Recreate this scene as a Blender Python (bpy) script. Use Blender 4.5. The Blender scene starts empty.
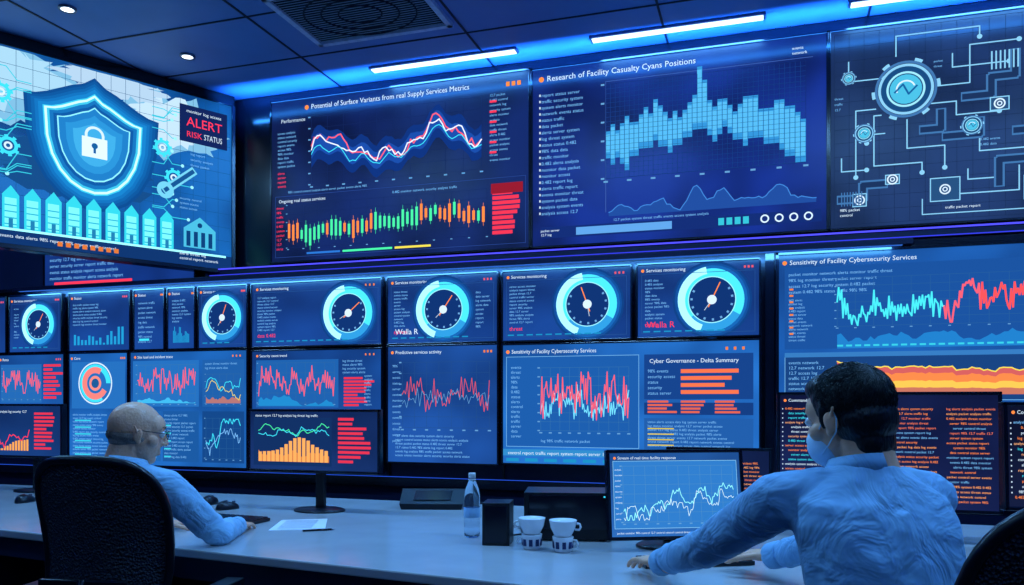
import bpy, bmesh, math, random
from mathutils import Vector, Matrix, Euler
random.seed(7)
S=bpy.context.scene
try:
    S.view_settings.view_transform='Standard'
    S.view_settings.look='None'
except Exception: pass
CAMY=-5.25
def lin(c):
    return tuple(((x/255)/12.92 if x/255<=.04045 else ((x/255+.055)/1.055)**2.4) for x in c)
# ---------------------------------------------------------------- materials
def newmat(name):
    m=bpy.data.materials.new(name); m.use_nodes=True
    nt=m.node_tree; nt.nodes.clear()
    o=nt.nodes.new('ShaderNodeOutputMaterial')
    return m,nt,o
def pbr(name,rgb,rough=.5,metal=0,nscale=0,namt=.15,bump=0,bscale=50,spec=.5,trans=0,ior=1.45,kind='noise',dist=0,stretch=(1,1,1),sheen=0,sss=0,bd=.02):
    m,nt,o=newmat(name)
    b=nt.nodes.new('ShaderNodeBsdfPrincipled')
    c=lin(rgb)
    b.inputs['Base Color'].default_value=(*c,1); b.inputs['Roughness'].default_value=rough
    b.inputs['Metallic'].default_value=metal
    b.inputs['Specular IOR Level'].default_value=spec
    b.inputs['Transmission Weight'].default_value=trans; b.inputs['IOR'].default_value=ior
    b.inputs['Sheen Weight'].default_value=sheen
    if sss:
        b.inputs['Subsurface Weight'].default_value=sss; b.inputs['Subsurface Radius'].default_value=(.012,.005,.003); b.inputs['Subsurface Scale'].default_value=1
    tc=nt.nodes.new('ShaderNodeTexCoord'); mp=nt.nodes.new('ShaderNodeMapping')
    mp.inputs['Scale'].default_value=stretch
    nt.links.new(tc.outputs['Object'],mp.inputs['Vector'])
    if nscale:
        n=nt.nodes.new('ShaderNodeTexNoise'); n.inputs['Scale'].default_value=nscale; n.inputs['Detail'].default_value=4
        nt.links.new(mp.outputs[0],n.inputs['Vector'])
        r=nt.nodes.new('ShaderNodeValToRGB')
        r.color_ramp.elements[0].position=.3; r.color_ramp.elements[1].position=.7
        r.color_ramp.elements[0].color=(*[x*(1-namt) for x in c],1)
        r.color_ramp.elements[1].color=(*[min(1,x*(1+namt)) for x in c],1)
        nt.links.new(n.outputs['Fac'],r.inputs['Fac']); nt.links.new(r.outputs[0],b.inputs['Base Color'])
    if bump:
        if kind=='wave':
            t=nt.nodes.new('ShaderNodeTexWave'); t.inputs['Scale'].default_value=bscale; t.inputs['Distortion'].default_value=dist
        elif kind=='voro':
            t=nt.nodes.new('ShaderNodeTexVoronoi'); t.inputs['Scale'].default_value=bscale
        else:
            t=nt.nodes.new('ShaderNodeTexNoise'); t.inputs['Scale'].default_value=bscale; t.inputs['Detail'].default_value=3; t.inputs['Distortion'].default_value=dist
        nt.links.new(mp.outputs[0],t.inputs['Vector'])
        bp=nt.nodes.new('ShaderNodeBump'); bp.inputs['Strength'].default_value=bump; bp.inputs['Distance'].default_value=bd
        nt.links.new(t.outputs[0],bp.inputs['Height']); nt.links.new(bp.outputs[0],b.inputs['Normal'])
    nt.links.new(b.outputs[0],o.inputs[0])
    return m
_em={}
def em(rgb,k=1.0):
    key=(tuple(rgb),k)
    if key in _em: return _em[key]
    m,nt,o=newmat('led_pixel_%02x%02x%02x'%tuple(rgb))
    e=nt.nodes.new('ShaderNodeEmission'); e.inputs[0].default_value=(*lin(rgb),1); e.inputs[1].default_value=k*1.25
    nt.links.new(e.outputs[0],o.inputs[0]); _em[key]=m
    return m
_bg={}
def bg(c1,c2,sc=1.6):
    key=(tuple(c1),tuple(c2),sc)
    if key in _bg: return _bg[key]
    m,nt,o=newmat('screen_backlight')
    tc=nt.nodes.new('ShaderNodeTexCoord'); n=nt.nodes.new('ShaderNodeTexNoise'); n.inputs['Scale'].default_value=sc; n.inputs['Detail'].default_value=2
    r=nt.nodes.new('ShaderNodeValToRGB'); r.color_ramp.elements[0].position=.38; r.color_ramp.elements[1].position=.62
    r.color_ramp.elements[0].color=(*lin(c1),1); r.color_ramp.elements[1].color=(*[x*1.4 for x in lin(c2)],1)
    b=nt.nodes.new('ShaderNodeBsdfPrincipled'); b.inputs['Base Color'].default_value=(.003,.004,.008,1); b.inputs['Roughness'].default_value=.3
    b.inputs['Specular IOR Level'].default_value=.18
    nt.links.new(tc.outputs['Object'],n.inputs['Vector']); nt.links.new(n.outputs['Fac'],r.inputs['Fac'])
    nt.links.new(r.outputs[0],b.inputs['Emission Color']); b.inputs['Emission Strength'].default_value=1.18
    nt.links.new(b.outputs[0],o.inputs[0]); _bg[key]=m
    return m
M_bezel=pbr('bezel_plastic',(12,16,30),.18,nscale=8)
M_cons=pbr('console_metal',(22,30,60),.35,.3,nscale=3,bump=.05)
M_black=pbr('black_plastic',(13,15,24),.3,nscale=12,bump=.05,bscale=200)
M_desk=pbr('desk_laminate',(180,178,180),.16,nscale=5,namt=.06,bump=.02,bscale=300)
M_deskd=pbr('desk_fascia',(28,38,66),.5,nscale=4)
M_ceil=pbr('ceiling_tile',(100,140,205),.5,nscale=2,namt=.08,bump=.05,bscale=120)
M_seam=pbr('ceiling_seam',(16,24,50),.6)
M_wall=pbr('wall_paint',(30,42,80),.7,nscale=2,bump=.05,bscale=90)
M_floor=pbr('carpet',(24,30,52),.95,nscale=40,namt=.3,bump=.4,bscale=300)
M_metal=pbr('brushed_metal',(120,130,150),.3,.9,nscale=30)
M_vent=pbr('vent_metal',(190,205,235),.5,nscale=30)
M_chair=pbr('chair_mesh_fabric',(24,30,50),.65,nscale=160,namt=.8,bump=.9,bscale=120,kind='voro')
M_chairf=pbr('chair_frame_plastic',(12,13,22),.28)
M_skin=pbr('skin',(236,174,140),.42,nscale=30,namt=.08,bump=.12,bscale=160,sss=.12)
M_skin2=pbr('skin_elder',(230,166,134),.36,nscale=20,namt=.12,bump=.14,bscale=120,sss=.12)
M_hair=pbr('hair_black',(9,9,13),.38,nscale=60,namt=.4,bump=.3,bscale=140,stretch=(1,1,.3))
M_hairg=pbr('hair_grey',(150,128,118),.85,nscale=260,namt=.4,bump=.6,bscale=300)
M_shirt=pbr('shirt_cotton',(128,176,212),.75,nscale=9,namt=.06,bump=.8,bscale=7,dist=1.6,sheen=.1,bd=.03)
M_shirt2=pbr('shirt_cotton_pale',(138,184,216),.75,nscale=9,namt=.06,bump=.8,bscale=8,dist=1.6,sheen=.1,bd=.03)
M_trou=pbr('trousers',(25,28,45),.85,nscale=20,bump=.2,bscale=30)
M_shoe=pbr('shoe_leather',(15,13,14),.4)
M_mask=pbr('mask_fabric',(190,215,232),.8,bump=.5,bscale=14,kind='wave',stretch=(.01,.01,1))
M_white=pbr('ceramic_white',(228,228,232),.15,nscale=5,namt=.03)
M_paper=pbr('paper',(232,232,235),.8,nscale=9,namt=.03)
M_eye=pbr('eye_white',(225,225,225),.2); M_iris=pbr('iris',(30,20,15),.2)
M_clear=pbr('clear_plastic',(225,240,252),.05,trans=.95,ior=1.18)
M_water=pbr('label_film',(150,190,225),.4,nscale=30)
M_blue=pbr('glyph_print',(30,45,95),.5)
# ---------------------------------------------------------------- mesh builder
class MB:
    def __init__(s): s.v=[];s.f=[];s.mi=[];s.mats=[];s.sm=[];s.M=Matrix.Identity(4)
    def mat(s,m):
        if m not in s.mats: s.mats.append(m)
        return s.mats.index(m)
    def add(s,vs,fs,m,smooth=False):
        o=len(s.v); k=s.mat(m)
        for p in vs: s.v.append(tuple(s.M@Vector(p)))
        for f in fs: s.f.append([i+o for i in f]); s.mi.append(k); s.sm.append(smooth)
    def box(s,c,d,m,R=None):
        vs=[]
        for x in(-.5,.5):
            for y in(-.5,.5):
                for z in(-.5,.5):
                    p=Vector((x*d[0],y*d[1],z*d[2]))
                    if R is not None: p=R@p
                    vs.append(p+Vector(c))
        s.add(vs,[(0,1,3,2),(4,6,7,5),(0,4,5,1),(2,3,7,6),(0,2,6,4),(1,5,7,3)],m)
    def prism(s,poly,z0,z1,m):
        n=len(poly); vs=[(x,y,z0) for x,y in poly]+[(x,y,z1) for x,y in poly]
        s.add(vs,[list(range(n))[::-1],list(range(n,2*n))]+[(i,(i+1)%n,n+(i+1)%n,n+i) for i in range(n)],m)
    def lathe(s,prof,m,c=(0,0,0),n=32,R=None,cap=True,sx=1,sy=1):
        vs=[];fs=[]
        for r,z in prof:
            for i in range(n):
                a=2*math.pi*i/n; p=Vector((r*math.cos(a)*sx,r*math.sin(a)*sy,z))
                if R is not None: p=R@p
                vs.append(p+Vector(c))
        for j in range(len(prof)-1):
            for i in range(n): fs.append((j*n+i,j*n+(i+1)%n,(j+1)*n+(i+1)%n,(j+1)*n+i))
        if cap:
            if prof[0][0]>1e-6: fs.append(list(range(n))[::-1])
            if prof[-1][0]>1e-6: fs.append([(len(prof)-1)*n+i for i in range(n)])
        s.add(vs,fs,m,True)
    def tube(s,pts,r,m,n=8,closed=False):
        pts=[Vector(p) for p in pts]; N=len(pts); rr=r if isinstance(r,(list,tuple)) else [r]*N
        vs=[];fs=[];up=None
        for i,p in enumerate(pts):
            a=pts[(i-1)%N] if (i>0 or closed) else p; b=pts[(i+1)%N] if (i<N-1 or closed) else p
            t=(b-a).normalized()
            if up is None:
                up=Vector((0,0,1)) if abs(t.z)<.9 else Vector((1,0,0))
            u=(up-t*up.dot(t)).normalized(); w=t.cross(u); up=u
            for k in range(n):
                g=2*math.pi*k/n; vs.append(p+(u*math.cos(g)+w*math.sin(g))*rr[i])
        for i in range(N if closed else N-1):
            j=(i+1)%N
            for k in range(n): fs.append((i*n+k,i*n+(k+1)%n,j*n+(k+1)%n,j*n+k))
        if not closed: fs+= [list(range(n))[::-1],[(N-1)*n+k for k in range(n)]]
        s.add(vs,fs,m,True)
    def build(s,name,loc=(0,0,0),rot=(0,0,0),parent=None,bevel=0,seg=2):
        me=bpy.data.meshes.new(name); me.from_pydata(s.v,[],s.f)
        for m in s.mats: me.materials.append(m)
        me.polygons.foreach_set('material_index',s.mi); me.polygons.foreach_set('use_smooth',s.sm); me.update()
        ob=bpy.data.objects.new(name,me); S.collection.objects.link(ob)
        ob.location=loc; ob.rotation_euler=rot
        if parent: ob.parent=parent
        if bevel:
            b=ob.modifiers.new('bevel','BEVEL'); b.width=bevel; b.segments=seg; b.limit_method='ANGLE'; b.angle_limit=math.radians(50)
        return ob
# ---------------------------------------------------------------- text
_tg={}
def tgeo(t):
    if t in _tg: return _tg[t]
    cu=bpy.data.curves.new('t','FONT'); cu.body=t; cu.resolution_u=2; cu.fill_mode='FRONT'
    ob=bpy.data.objects.new('t',cu); S.collection.objects.link(ob)
    dg=bpy.context.evaluated_depsgraph_get(); dg.update()
    me=bpy.data.meshes.new_from_object(ob.evaluated_get(dg))
    vs=[(v.co.x,v.co.y) for v in me.vertices]; fs=[tuple(p.vertices) for p in me.polygons]
    w=max([v[0] for v in vs] or [0])
    bpy.data.objects.remove(ob); bpy.data.curves.remove(cu); bpy.data.meshes.remove(me)
    _tg[t]=(vs,fs,w); return _tg[t]
WORDS=['system','status','monitor','network','alerts','traffic','threat','security','events','analysis','control','report','packet','server','data','access','log','0.482','12.7','98%']
CY=(60,215,240);CY2=(30,150,205);WH=(205,228,248);RD=(240,55,85);OR=(250,135,65);GN=(70,230,160);YL=(235,215,80);BL=(40,110,200);DB=(18,48,100);GR=(45,75,120);LB=(110,175,232);PK=(240,92,112)
class G(MB):
    def __init__(s,w,h): super().__init__(); s.w=w;s.h=h;s.L=0;s.rnd=random.Random(int(w*1000+h*77))
    def P(s,x,y): return (x-s.w/2,-.0012-s.L*7e-5,y-s.h/2)
    def poly(s,pts,col,k=1.0):
        s.L+=1; s.add([s.P(*p) for p in pts],[list(range(len(pts)))],em(col,k))
    def polys(s,lst,col,k=1.0):
        s.L+=1
        for pts in lst: s.add([s.P(*p) for p in pts],[list(range(len(pts)))],em(col,k))
    def rect(s,r,col,k=1.0): s.polys([[(r[0],r[1]),(r[2],r[1]),(r[2],r[3]),(r[0],r[3])]],col,k)
    def rects(s,rs,col,k=1.0): s.polys([[(r[0],r[1]),(r[2],r[1]),(r[2],r[3]),(r[0],r[3])] for r in rs],col,k)
    def base(s,m): s.add([s.P(0,0),s.P(s.w,0),s.P(s.w,s.h),s.P(0,s.h)],[(0,1,2,3)],m)
    def frame(s,r,col,t=.004,k=1.0):
        a,b,c,d=r; s.rects([(a,b,c,b+t),(a,d-t,c,d),(a,b,a+t,d),(c-t,b,c,d)],col,k)
    def line(s,pts,wd,col,k=1.0,closed=False):
        q=[]
        n=len(pts)
        for i in range(n if closed else n-1):
            a=Vector(pts[i]);b=Vector(pts[(i+1)%n]);d=b-a
            if d.length<1e-6: continue
            d.normalize(); nn=Vector((-d.y,d.x))*wd/2; e=d*wd*.3
            q.append([tuple(a-e+nn),tuple(b+e+nn),tuple(b+e-nn),tuple(a-e-nn)])
        s.polys(q,col,k)
    def ring(s,cx,cy,r0,r1,a0,a1,col,k=1.0,n=48):
        q=[]; n=max(3,int(n*abs(a1-a0)/360))
        for i in range(n):
            A=math.radians(a0+(a1-a0)*i/n);B=math.radians(a0+(a1-a0)*(i+1)/n)
            q.append([(cx+r0*math.cos(A),cy+r0*math.sin(A)),(cx+r1*math.cos(A),cy+r1*math.sin(A)),(cx+r1*math.cos(B),cy+r1*math.sin(B)),(cx+r0*math.cos(B),cy+r0*math.sin(B))])
        s.polys(q,col,k)
    def disc(s,cx,cy,r,col,k=1.0): s.poly([(cx+r*math.cos(a*math.pi/12),cy+r*math.sin(a*math.pi/12)) for a in range(24)],col,k)
    def text(s,t,x,y,sz,col,k=1.0,maxw=None):
        vs,fs,w=tgeo(t); s.L+=1
        sx=sz if maxw is None else min(sz,maxw/max(w,.01))
        s.add([s.P(x+a*sx,y+b*sz) for a,b in vs],fs,em(col,k)); return w*sx
    def words(s,r,rows,col,sz=None,fill=.8,nw=4,k=1.0):
        x0,y0,x1,y1=r; st=(y1-y0)/rows; sz=sz or st*.75; sz=min(sz,st*.85); s.L+=1
        for i in range(rows):
            x=x0; y=y1-st*(i+1)+st*.2; lim=x0+(x1-x0)*(fill if s.rnd.random()<.5 else fill*s.rnd.uniform(.5,1.1))
            for q in range(nw):
                vs,fs,w=tgeo(s.rnd.choice(WORDS))
                if x+w*sz>max(min(lim,x1),x0+.05) and q: break
                if x+w*sz>x1+.01: break
                s.add([s.P(x+a*sz,y+b*sz) for a,b in vs],fs,em(col,k)); x+=(w+.35)*sz
    def grid(s,r,nx,ny,col=GR,t=.002,k=.7,ticks=True):
        a,b,c,d=r
        rs=[(a+(c-a)*i/nx-t/2,b,a+(c-a)*i/nx+t/2,d) for i in range(nx+1)]+[(a,b+(d-b)*i/ny-t/2,c,b+(d-b)*i/ny+t/2) for i in range(ny+1)]
        s.rects(rs,col,k)
        if ticks:
            q=min(.03,(d-b)*.05)
            s.rects([(a-q*1.1,b+(d-b)*i/ny-q*.2,a-q*.3,b+(d-b)*i/ny+q*.2) for i in range(ny+1)]+[(a+(c-a)*i/nx-q*.5,b-q*.9,a+(c-a)*i/nx+q*.5,b-q*.5) for i in range(nx+1)],LB,.7)
    def ser(s,r,vals): 
        a,b,c,d=r; n=len(vals); return [(a+(c-a)*i/(n-1),b+(d-b)*v) for i,v in enumerate(vals)]
    def wave(s,r,vals,wd,col,k=1.0): s.line(s.ser(r,vals),wd,col,k)
    def area(s,r,vals,col,k=1.0):
        p=s.ser(r,vals); s.polys([[(p[i][0],r[1]),(p[i+1][0],r[1]),p[i+1],p[i]] for i in range(len(p)-1)],col,k)
    def band(s,r,lo,hi,col,k=1.0):
        p=s.ser(r,lo);q=s.ser(r,hi); s.polys([[p[i],p[i+1],q[i+1],q[i]] for i in range(len(p)-1)],col,k)
    def bars(s,r,vals,col,fr=.6,k=1.0):
        a,b,c,d=r;n=len(vals);st=(c-a)/n
        s.rects([(a+st*i,b,a+st*(i+fr),b+(d-b)*v) for i,v in enumerate(vals)],col,k)
    def candles(s,r,n,seed,cols=(GN,OR)):
        v=series(n,seed,.09,.12);a,b,c,d=r;st=(c-a)/n;rr=random.Random(seed)
        A=[[],[]]
        for i in range(n):
            h=(d-b)*rr.uniform(.2,.42);y=b+(d-b)*(.2+.5*v[i]); k=0 if rr.random()<.68 else 1
            A[k].append((a+st*i,y-h/2,a+st*(i+.55),y+h/2)); A[k].append((a+st*(i+.24),y-h*.75,a+st*(i+.31),y+h*.75))
        for k in(0,1): s.rects(A[k],cols[k])
    def head(s,t,sz,frac=.6,x=None,ic=True):
        x=s.w*.04 if x is None else x
        y=s.h-sz*1.5
        s.disc(x,y+sz*.3,sz*.33,OR); s.text(t,x+sz*.7,y,sz,WH,1,s.w*frac)
        if ic: s.rects([(s.w*(.88+.03*i),y,s.w*(.88+.03*i)+sz*.4,y+sz*.5) for i in range(3)],PK if s.rnd.random()<.4 else OR,.8)
    def gauge(s,cx,cy,r,ang=50):
        for k,c in enumerate([(15,60,124),(17,74,146),(22,96,172)]): s.disc(cx,cy,r*(1.24-.07*k),c)
        s.ring(cx,cy,r*.74,r*1.0,0,360,(70,215,242),1.1); s.ring(cx,cy,r*.74,r*1.0,-140,-30,(45,150,215))
        s.ring(cx,cy,r*.84,r*1.07,100,250,(165,245,255),1.1); s.ring(cx,cy,r*.72,r*.75,0,360,(150,235,250)); s.disc(cx,cy,r*.72,(14,48,108))
        for a in range(-210,31,24): s.ring(cx,cy,r*.60,r*.67,a,a+6,LB,.8)
        A=math.radians(ang); s.line([(cx-r*.25*math.cos(A),cy-r*.25*math.sin(A)),(cx+r*.6*math.cos(A),cy+r*.6*math.sin(A))],r*.035,OR)
        B=math.radians(ang+170); s.line([(cx,cy),(cx+r*.4*math.cos(B),cy+r*.4*math.sin(B))],r*.02,WH,.8)
        s.disc(cx,cy,r*.15,WH)
def series(n,seed,vol=.2,rev=.3,start=.5):
    r=random.Random(seed);v=start;o=[]
    for i in range(n):
        v+=rev*(.5-v)+r.gauss(0,vol); v=min(.98,max(.02,v)); o.append(v)
    return o
def mk_graphics(g,name,parent,loc=(0,0,0),rot=(0,0,0)): return g.build('screen_graphics',loc,rot,parent)
def wall_screen(name,u0,u1,z0,z1,perp,drawer,bez=.015,thick=.05,rz=0,ctr=None,bgc=((12,30,75),(16,42,95))):
    w=u1-u0;h=z1-z0
    mb=MB(); mb.box((0,thick/2+.002,0),(w+2*bez,thick,h+2*bez),M_bezel)
    for sx in(-1,1): mb.box((sx*(w/2+bez/2),-.004,0),(bez,.012,h+2*bez),M_bezel)
    for sz in(-1,1): mb.box((0,-.004,sz*(h/2+bez/2)),(w+2*bez,.012,bez),M_bezel)
    c=ctr or ((u0+u1)/2,CAMY+perp,(z0+z1)/2)
    ob=mb.build(name,c,(0,0,rz),bevel=.003)
    g=G(w,h); g.base(bg(*bgc)); drawer(g,w,h); mk_graphics(g,name,ob)
    return ob
# ---------------------------------------------------------------- room shell
CZ=3.68
def slab(name,c,d,m):
    mb=MB(); mb.box((0,0,0),d,m); return mb.build(name,c)
slab('floor',(-2.1,-4.2,-.05),(11.2,9,.1),M_floor)
slab('wall_back',(-2.1,.15,CZ/2),(11.2,.16,CZ),M_wall)
slab('wall_left',(-7.65,-4.2,CZ/2),(.1,9,CZ),M_wall)
slab('wall_right',(3.45,-4.2,CZ/2),(.1,9,CZ),M_wall)
slab('wall_front',(-2.1,-8.75,CZ/2),(11.2,.1,CZ),M_wall)
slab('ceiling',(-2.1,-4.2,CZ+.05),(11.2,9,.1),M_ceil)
mb=MB()
for x in [-6.6,-5.4,-4.2,-3.0,-1.8,-.6,.6,1.8,3.0]: mb.box((x,-4.2,CZ-.002),(.014,8.8,.006),M_seam)
for y in [-.5,-1.1,-1.7,-2.3,-2.9,-3.5,-4.1,-4.7,-5.9,-7.1]: mb.box((-2.1,y,CZ-.002),(11,.012,.006),M_seam)
mb.build('trim_ceiling_grid')
for nm,c,d in [('baseboard_back',(-2.1,.06,.05),(11,.02,.1)),('baseboard_left',(-7.59,-4.2,.05),(.02,8.8,.1)),('baseboard_right',(3.39,-4.2,.05),(.02,8.8,.1))]:
    slab(nm,c,d,M_cons)
def arealight(name,loc,rot,sx,sy,e,col,parent=None):
    l=bpy.data.lights.new(name,'AREA'); l.shape='RECTANGLE'; l.size=sx; l.size_y=sy; l.energy=e; l.color=col
    o=bpy.data.objects.new(name,l); S.collection.objects.link(o); o.location=loc; o.rotation_euler=rot
    if parent: o.parent=parent
    return o
E_strip=em((190,225,255),2.4)
for row,(y,e) in enumerate([(-.18,20),(-2.3,46),(-5.0,10),(-7.2,5)]):
    for x in ([-5.6,-4.1,-2.1,-.53,1.01,2.5] if row==0 else [-5.2,-3.2,-1.2,.8,2.4]):
        if row==0 and x<-3: continue
        mb=MB(); mb.box((0,0,-.008),(1.08,.075,.016),M_metal); mb.box((0,0,-.018),(1.05,.055,.006),E_strip)
        ob=mb.build('ceiling_light_strip',(x,y,CZ))
        arealight('lamp',(0,0,-.03),(0,0,0),1.04,.06,e,(.18,.50,1.0) if row else (.10,.42,1.0),ob)
for (u,p) in [(-3.95,3.74),(-3.72,4.5),(-5.2,2.4)]:
    mb=MB(); mb.lathe([(.05,0),(.05,-.012),(.036,-.012)],M_metal,cap=False); mb.lathe([(0.0,-.009),(.037,-.009)],em((225,240,255),3),cap=False)
    mb.build('recessed_downlight',(u,CAMY+p,CZ))
mb=MB(); mb.box((0,0,-.006),(.92,.62,.012),M_seam)
for sx in(-1,1): mb.box((sx*.45,0,-.014),(.035,.65,.026),M_vent)
for sy in(-1,1): mb.box((0,sy*.31,-.014),(.93,.035,.026),M_vent)
Rv=Matrix.Rotation(math.radians(35),3,'X')
for i in range(22): mb.box((0,-.27+.0257*i,-.02),(.84,.016,.003),M_vent,Rv)
for r in (.10,.18,.26):
    mb.tube([(r*1.35*math.cos(a*math.pi/16),r*math.sin(a*math.pi/16),-.028) for a in range(32)],.005,M_seam,6,True)
mb.build('ceiling_air_vent',(-2.3,CAMY+4.28,CZ))
mb=MB()
mb.box((-.85,.035,3.0),(6.4,.05,1.34),M_bezel)
mb.box((-.85,-.06,2.31),(6.4,.2,.05),M_cons)
bulk=mb.build('video_wall_bulkhead',(0,0,0),bevel=.006)
mb=MB(); mb.box((-.85,-.166,2.335),(6.3,.012,.008),em((70,70,235),1.4)); mb.box((-.85,-.166,2.29),(6.3,.012,.005),em((50,60,220),1.0)); mb.build('led_strip',parent=bulk)
def added_uplight(name,c,L,rz,e,tilt=150):  # unseen wall uplights, added to brighten the ceiling
    mb=MB(); mb.box((0,.03,0),(L,.06,.05),M_cons); mb.box((0,.03,.028),(L-.04,.03,.006),em((60,140,255),2))
    ob=mb.build(name,c,(0,0,math.radians(rz)),bevel=.004)
    arealight('lamp',(0,-.01,.06),(math.radians(tilt),0,0),L*.95,.05,e,(.03,.28,1.0),ob); return ob
added_uplight('added_ceiling_uplight',(-2.1,-8.62,3.2),9,180,60)
added_uplight('added_ceiling_uplight',(3.33,-4.2,3.2),7.5,-90,105)
added_uplight('added_ceiling_uplight',(-7.53,-4.2,3.2),7.5,90,100)
arealight('lamp_led_cove',(-.85,-.16,CZ-.13),(math.radians(180-50),0,0),6,.04,60,(.03,.27,1.0),bulk)
mb=MB(); mb.box((0,0,0),(6.2,.04,.03),M_cons); mb.box((0,.0,-.017),(6.1,.02,.004),em((60,130,255),.5))
bar=mb.build('added_glow_fill_bar',(-2.35,-.575,2.19),bevel=.003)  # added bar, its lamp stands in for screen glow on desk and operators
arealight('lamp',(0,-.03,-.03),(math.radians(50),0,0),6.0,.05,48,(.12,.52,1.0),bar)
# ---------------------------------------------------------------- big displays
def d_flow(g,w,h):
    g.head('Potential of Surface Variants from real Supply Services Metrics',.052,.62,.3,False)
    g.text('Performance',.08,h-.16,.04,WH,.9); g.words((.05,.70,.25,.98),9,LB,.026,1,2)
    g.words((.05,.55,.22,.68),4,RD,.028,1,1)
    r=(.34,.56,1.68,1.06); g.grid(r,10,6,(26,48,105))
    mid=[.42+.20*math.exp(-((i-5)/6)**2)-.1*math.exp(-((i-24)/5)**2)+.30*math.exp(-((i-42)/6)**2)+.06*math.sin(i*.8) for i in range(56)]
    n1=series(56,3,.09,.4);n2=series(56,8,.09,.4)
    g.band(r,[m-.22-.1*a for m,a in zip(mid,n1)],[m+.12+.15*a for m,a in zip(mid,n2)],(14,48,120)); g.band(r,[m-.14 for m in mid],[m+.06+.1*a for m,a in zip(mid,n1)],(24,72,160))
    g.wave(r,[m+.45*(x-.5)+.05 for m,x in zip(mid,n1)],.010,PK)
    g.wave(r,[m+.4*(x-.5)-.02 for m,x in zip(mid,n2)],.009,(225,235,255))
    n=series(56,18,.05,.4); g.wave(r,[m+.3*(x-.5)-.08 for m,x in zip(mid,n)],.006,CY)
    g.words((1.74,.60,1.96,1.08),14,LB,.024,1,2); g.rects([(1.74,.66+.07*i,1.79,.675+.07*i) for i in range(6)],RD)
    g.frame((.03,.03,2.0,.49),(40,70,140),.003); g.text('Ongoing real status services',.06,.44,.035,WH); g.words((1.0,.435,1.95,.475),1,LB,.026,1,6)
    r=(.14,.10,1.72,.42); g.grid(r,12,5,(26,48,105)); g.candles(r,44,5)
    g.words((.04,.08,.13,.42),10,RD,.026,1,1); g.rects([(1.76,.1+.034*i,1.76+.2*g.rnd.uniform(.7,1),.125+.034*i) for i in range(9)],RD,.9)
    g.rect((1.75,.38,1.98,.45),(140,25,45)); g.words((.14,.5,1.7,.54),1,LB,.024,1,10)
    g.rect((.6,.045,1.0,.06),GN); g.rect((1.02,.045,1.3,.06),YL); g.rect((.3,.045,.58,.06),BL)
    g.rects([(1.86+.04*i,h-.09,1.885+.04*i,h-.06) for i in range(3)],OR)
wall_screen('video_wall_display',-3.547,-1.527,2.39,3.59,5.22,d_flow,bgc=((8,17,56),(12,28,82)))
def d_sky(g,w,h):
    g.head('Research of Facility Casualty Cyans Positions',.054,.06+.5,.06,False)
    g.words((.06,.2,.42,1.04),20,LB,.032,1,3); g.rects([(.045,.2+.042*i+.012,.055,.2+.042*i+.028) for i in range(20)],WH,.8)
    g.line([(.5,.2),(.5,1.06),(1.78,1.06)],.004,(60,90,160))
    r=(.50,.42,1.74,1.04); g.grid(r,8,5,(22,44,100))
    tops=[.50,.56,.52,.60,.66,.60,.56,.62,.70,.66,.78,.70,.62,.58,.66,.60,.64,.72,.80,1.04,.90,.70,.66,.74,.70,.62,.58,.66,.70,.74,.68,.60,.56,.60,.66,.62,.58,.54,.48,.44]
    lows=[.20,.12,.18,.14,.10,.18,.22,.26,.30,.28,.34,.30,.26,.22,.28,.32,.36,.38,.42,.44,.40,.34,.30,.36,.40,.34,.30,.26,.22,.28,.30,.26,.22,.24,.18,.12,.06,.04,.02,.00]
    tops=[round(t_*14)/14 for t_ in tops]; lows=[round(t_*14)/14 for t_ in lows]
    st=(r[2]-r[0])/len(tops); q=[]
    for i,(t_,l_) in enumerate(zip(tops,lows)):
        x0=r[0]+st*i; q.append((x0,r[1]+(r[3]-r[1])*l_,x0+st*1.02,r[1]+(r[3]-r[1])*t_))
    g.rects(q,(48,140,205)); g.rects([(x0,y0+.04,x1-.004,y1-.02) for x0,y0,x1,y1 in q],(80,176,228))
    g.rects([(r[0]+.031*i,.42,r[0]+.031*i+.002,1.04) for i in range(40)],(24,70,140),.8)
    g.rects([(r[0],r[1]+.031*i,r[2],r[1]+.031*i+.002) for i in range(20)],(24,70,140),.8)
    m=[max(.05,.2+.3*math.exp(-((i-16)/4)**2)+.75*math.exp(-((i-27)/2.2)**2)+.3*math.exp(-((i-34)/3)**2)+.4*math.exp(-((i-50)/5)**2)+.6*(x-.5)) for i,x in enumerate(series(62,9,.12,.4))]
    g.area((.52,.17,1.80,.36),m,(30,72,150)); g.wave((.52,.17,1.80,.36),m,.006,(60,125,205))
    g.rect((.06,.05,1.83,.125),(18,42,110)); g.rect((.3,.062,.93,.112),(90,155,220)); g.rects([(1.22+.05*i,.065,1.255+.05*i,.11) for i in range(4)],CY,.7)
    for i in range(4): g.ring(1.5+.085*i,.088,.017,.026,0,360,WH)
    g.words((.055,.06,.28,.115),2,WH,.026,1,2); g.words((1.66,1.08,1.84,1.14),2,WH,.026,1,1)
    g.words((.55,.13,1.7,.165),1,LB,.024,1,9)
wall_screen('video_wall_display',-1.497,.360,2.39,3.58,5.22,d_sky,bgc=((10,24,84),(14,36,118)))
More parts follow.
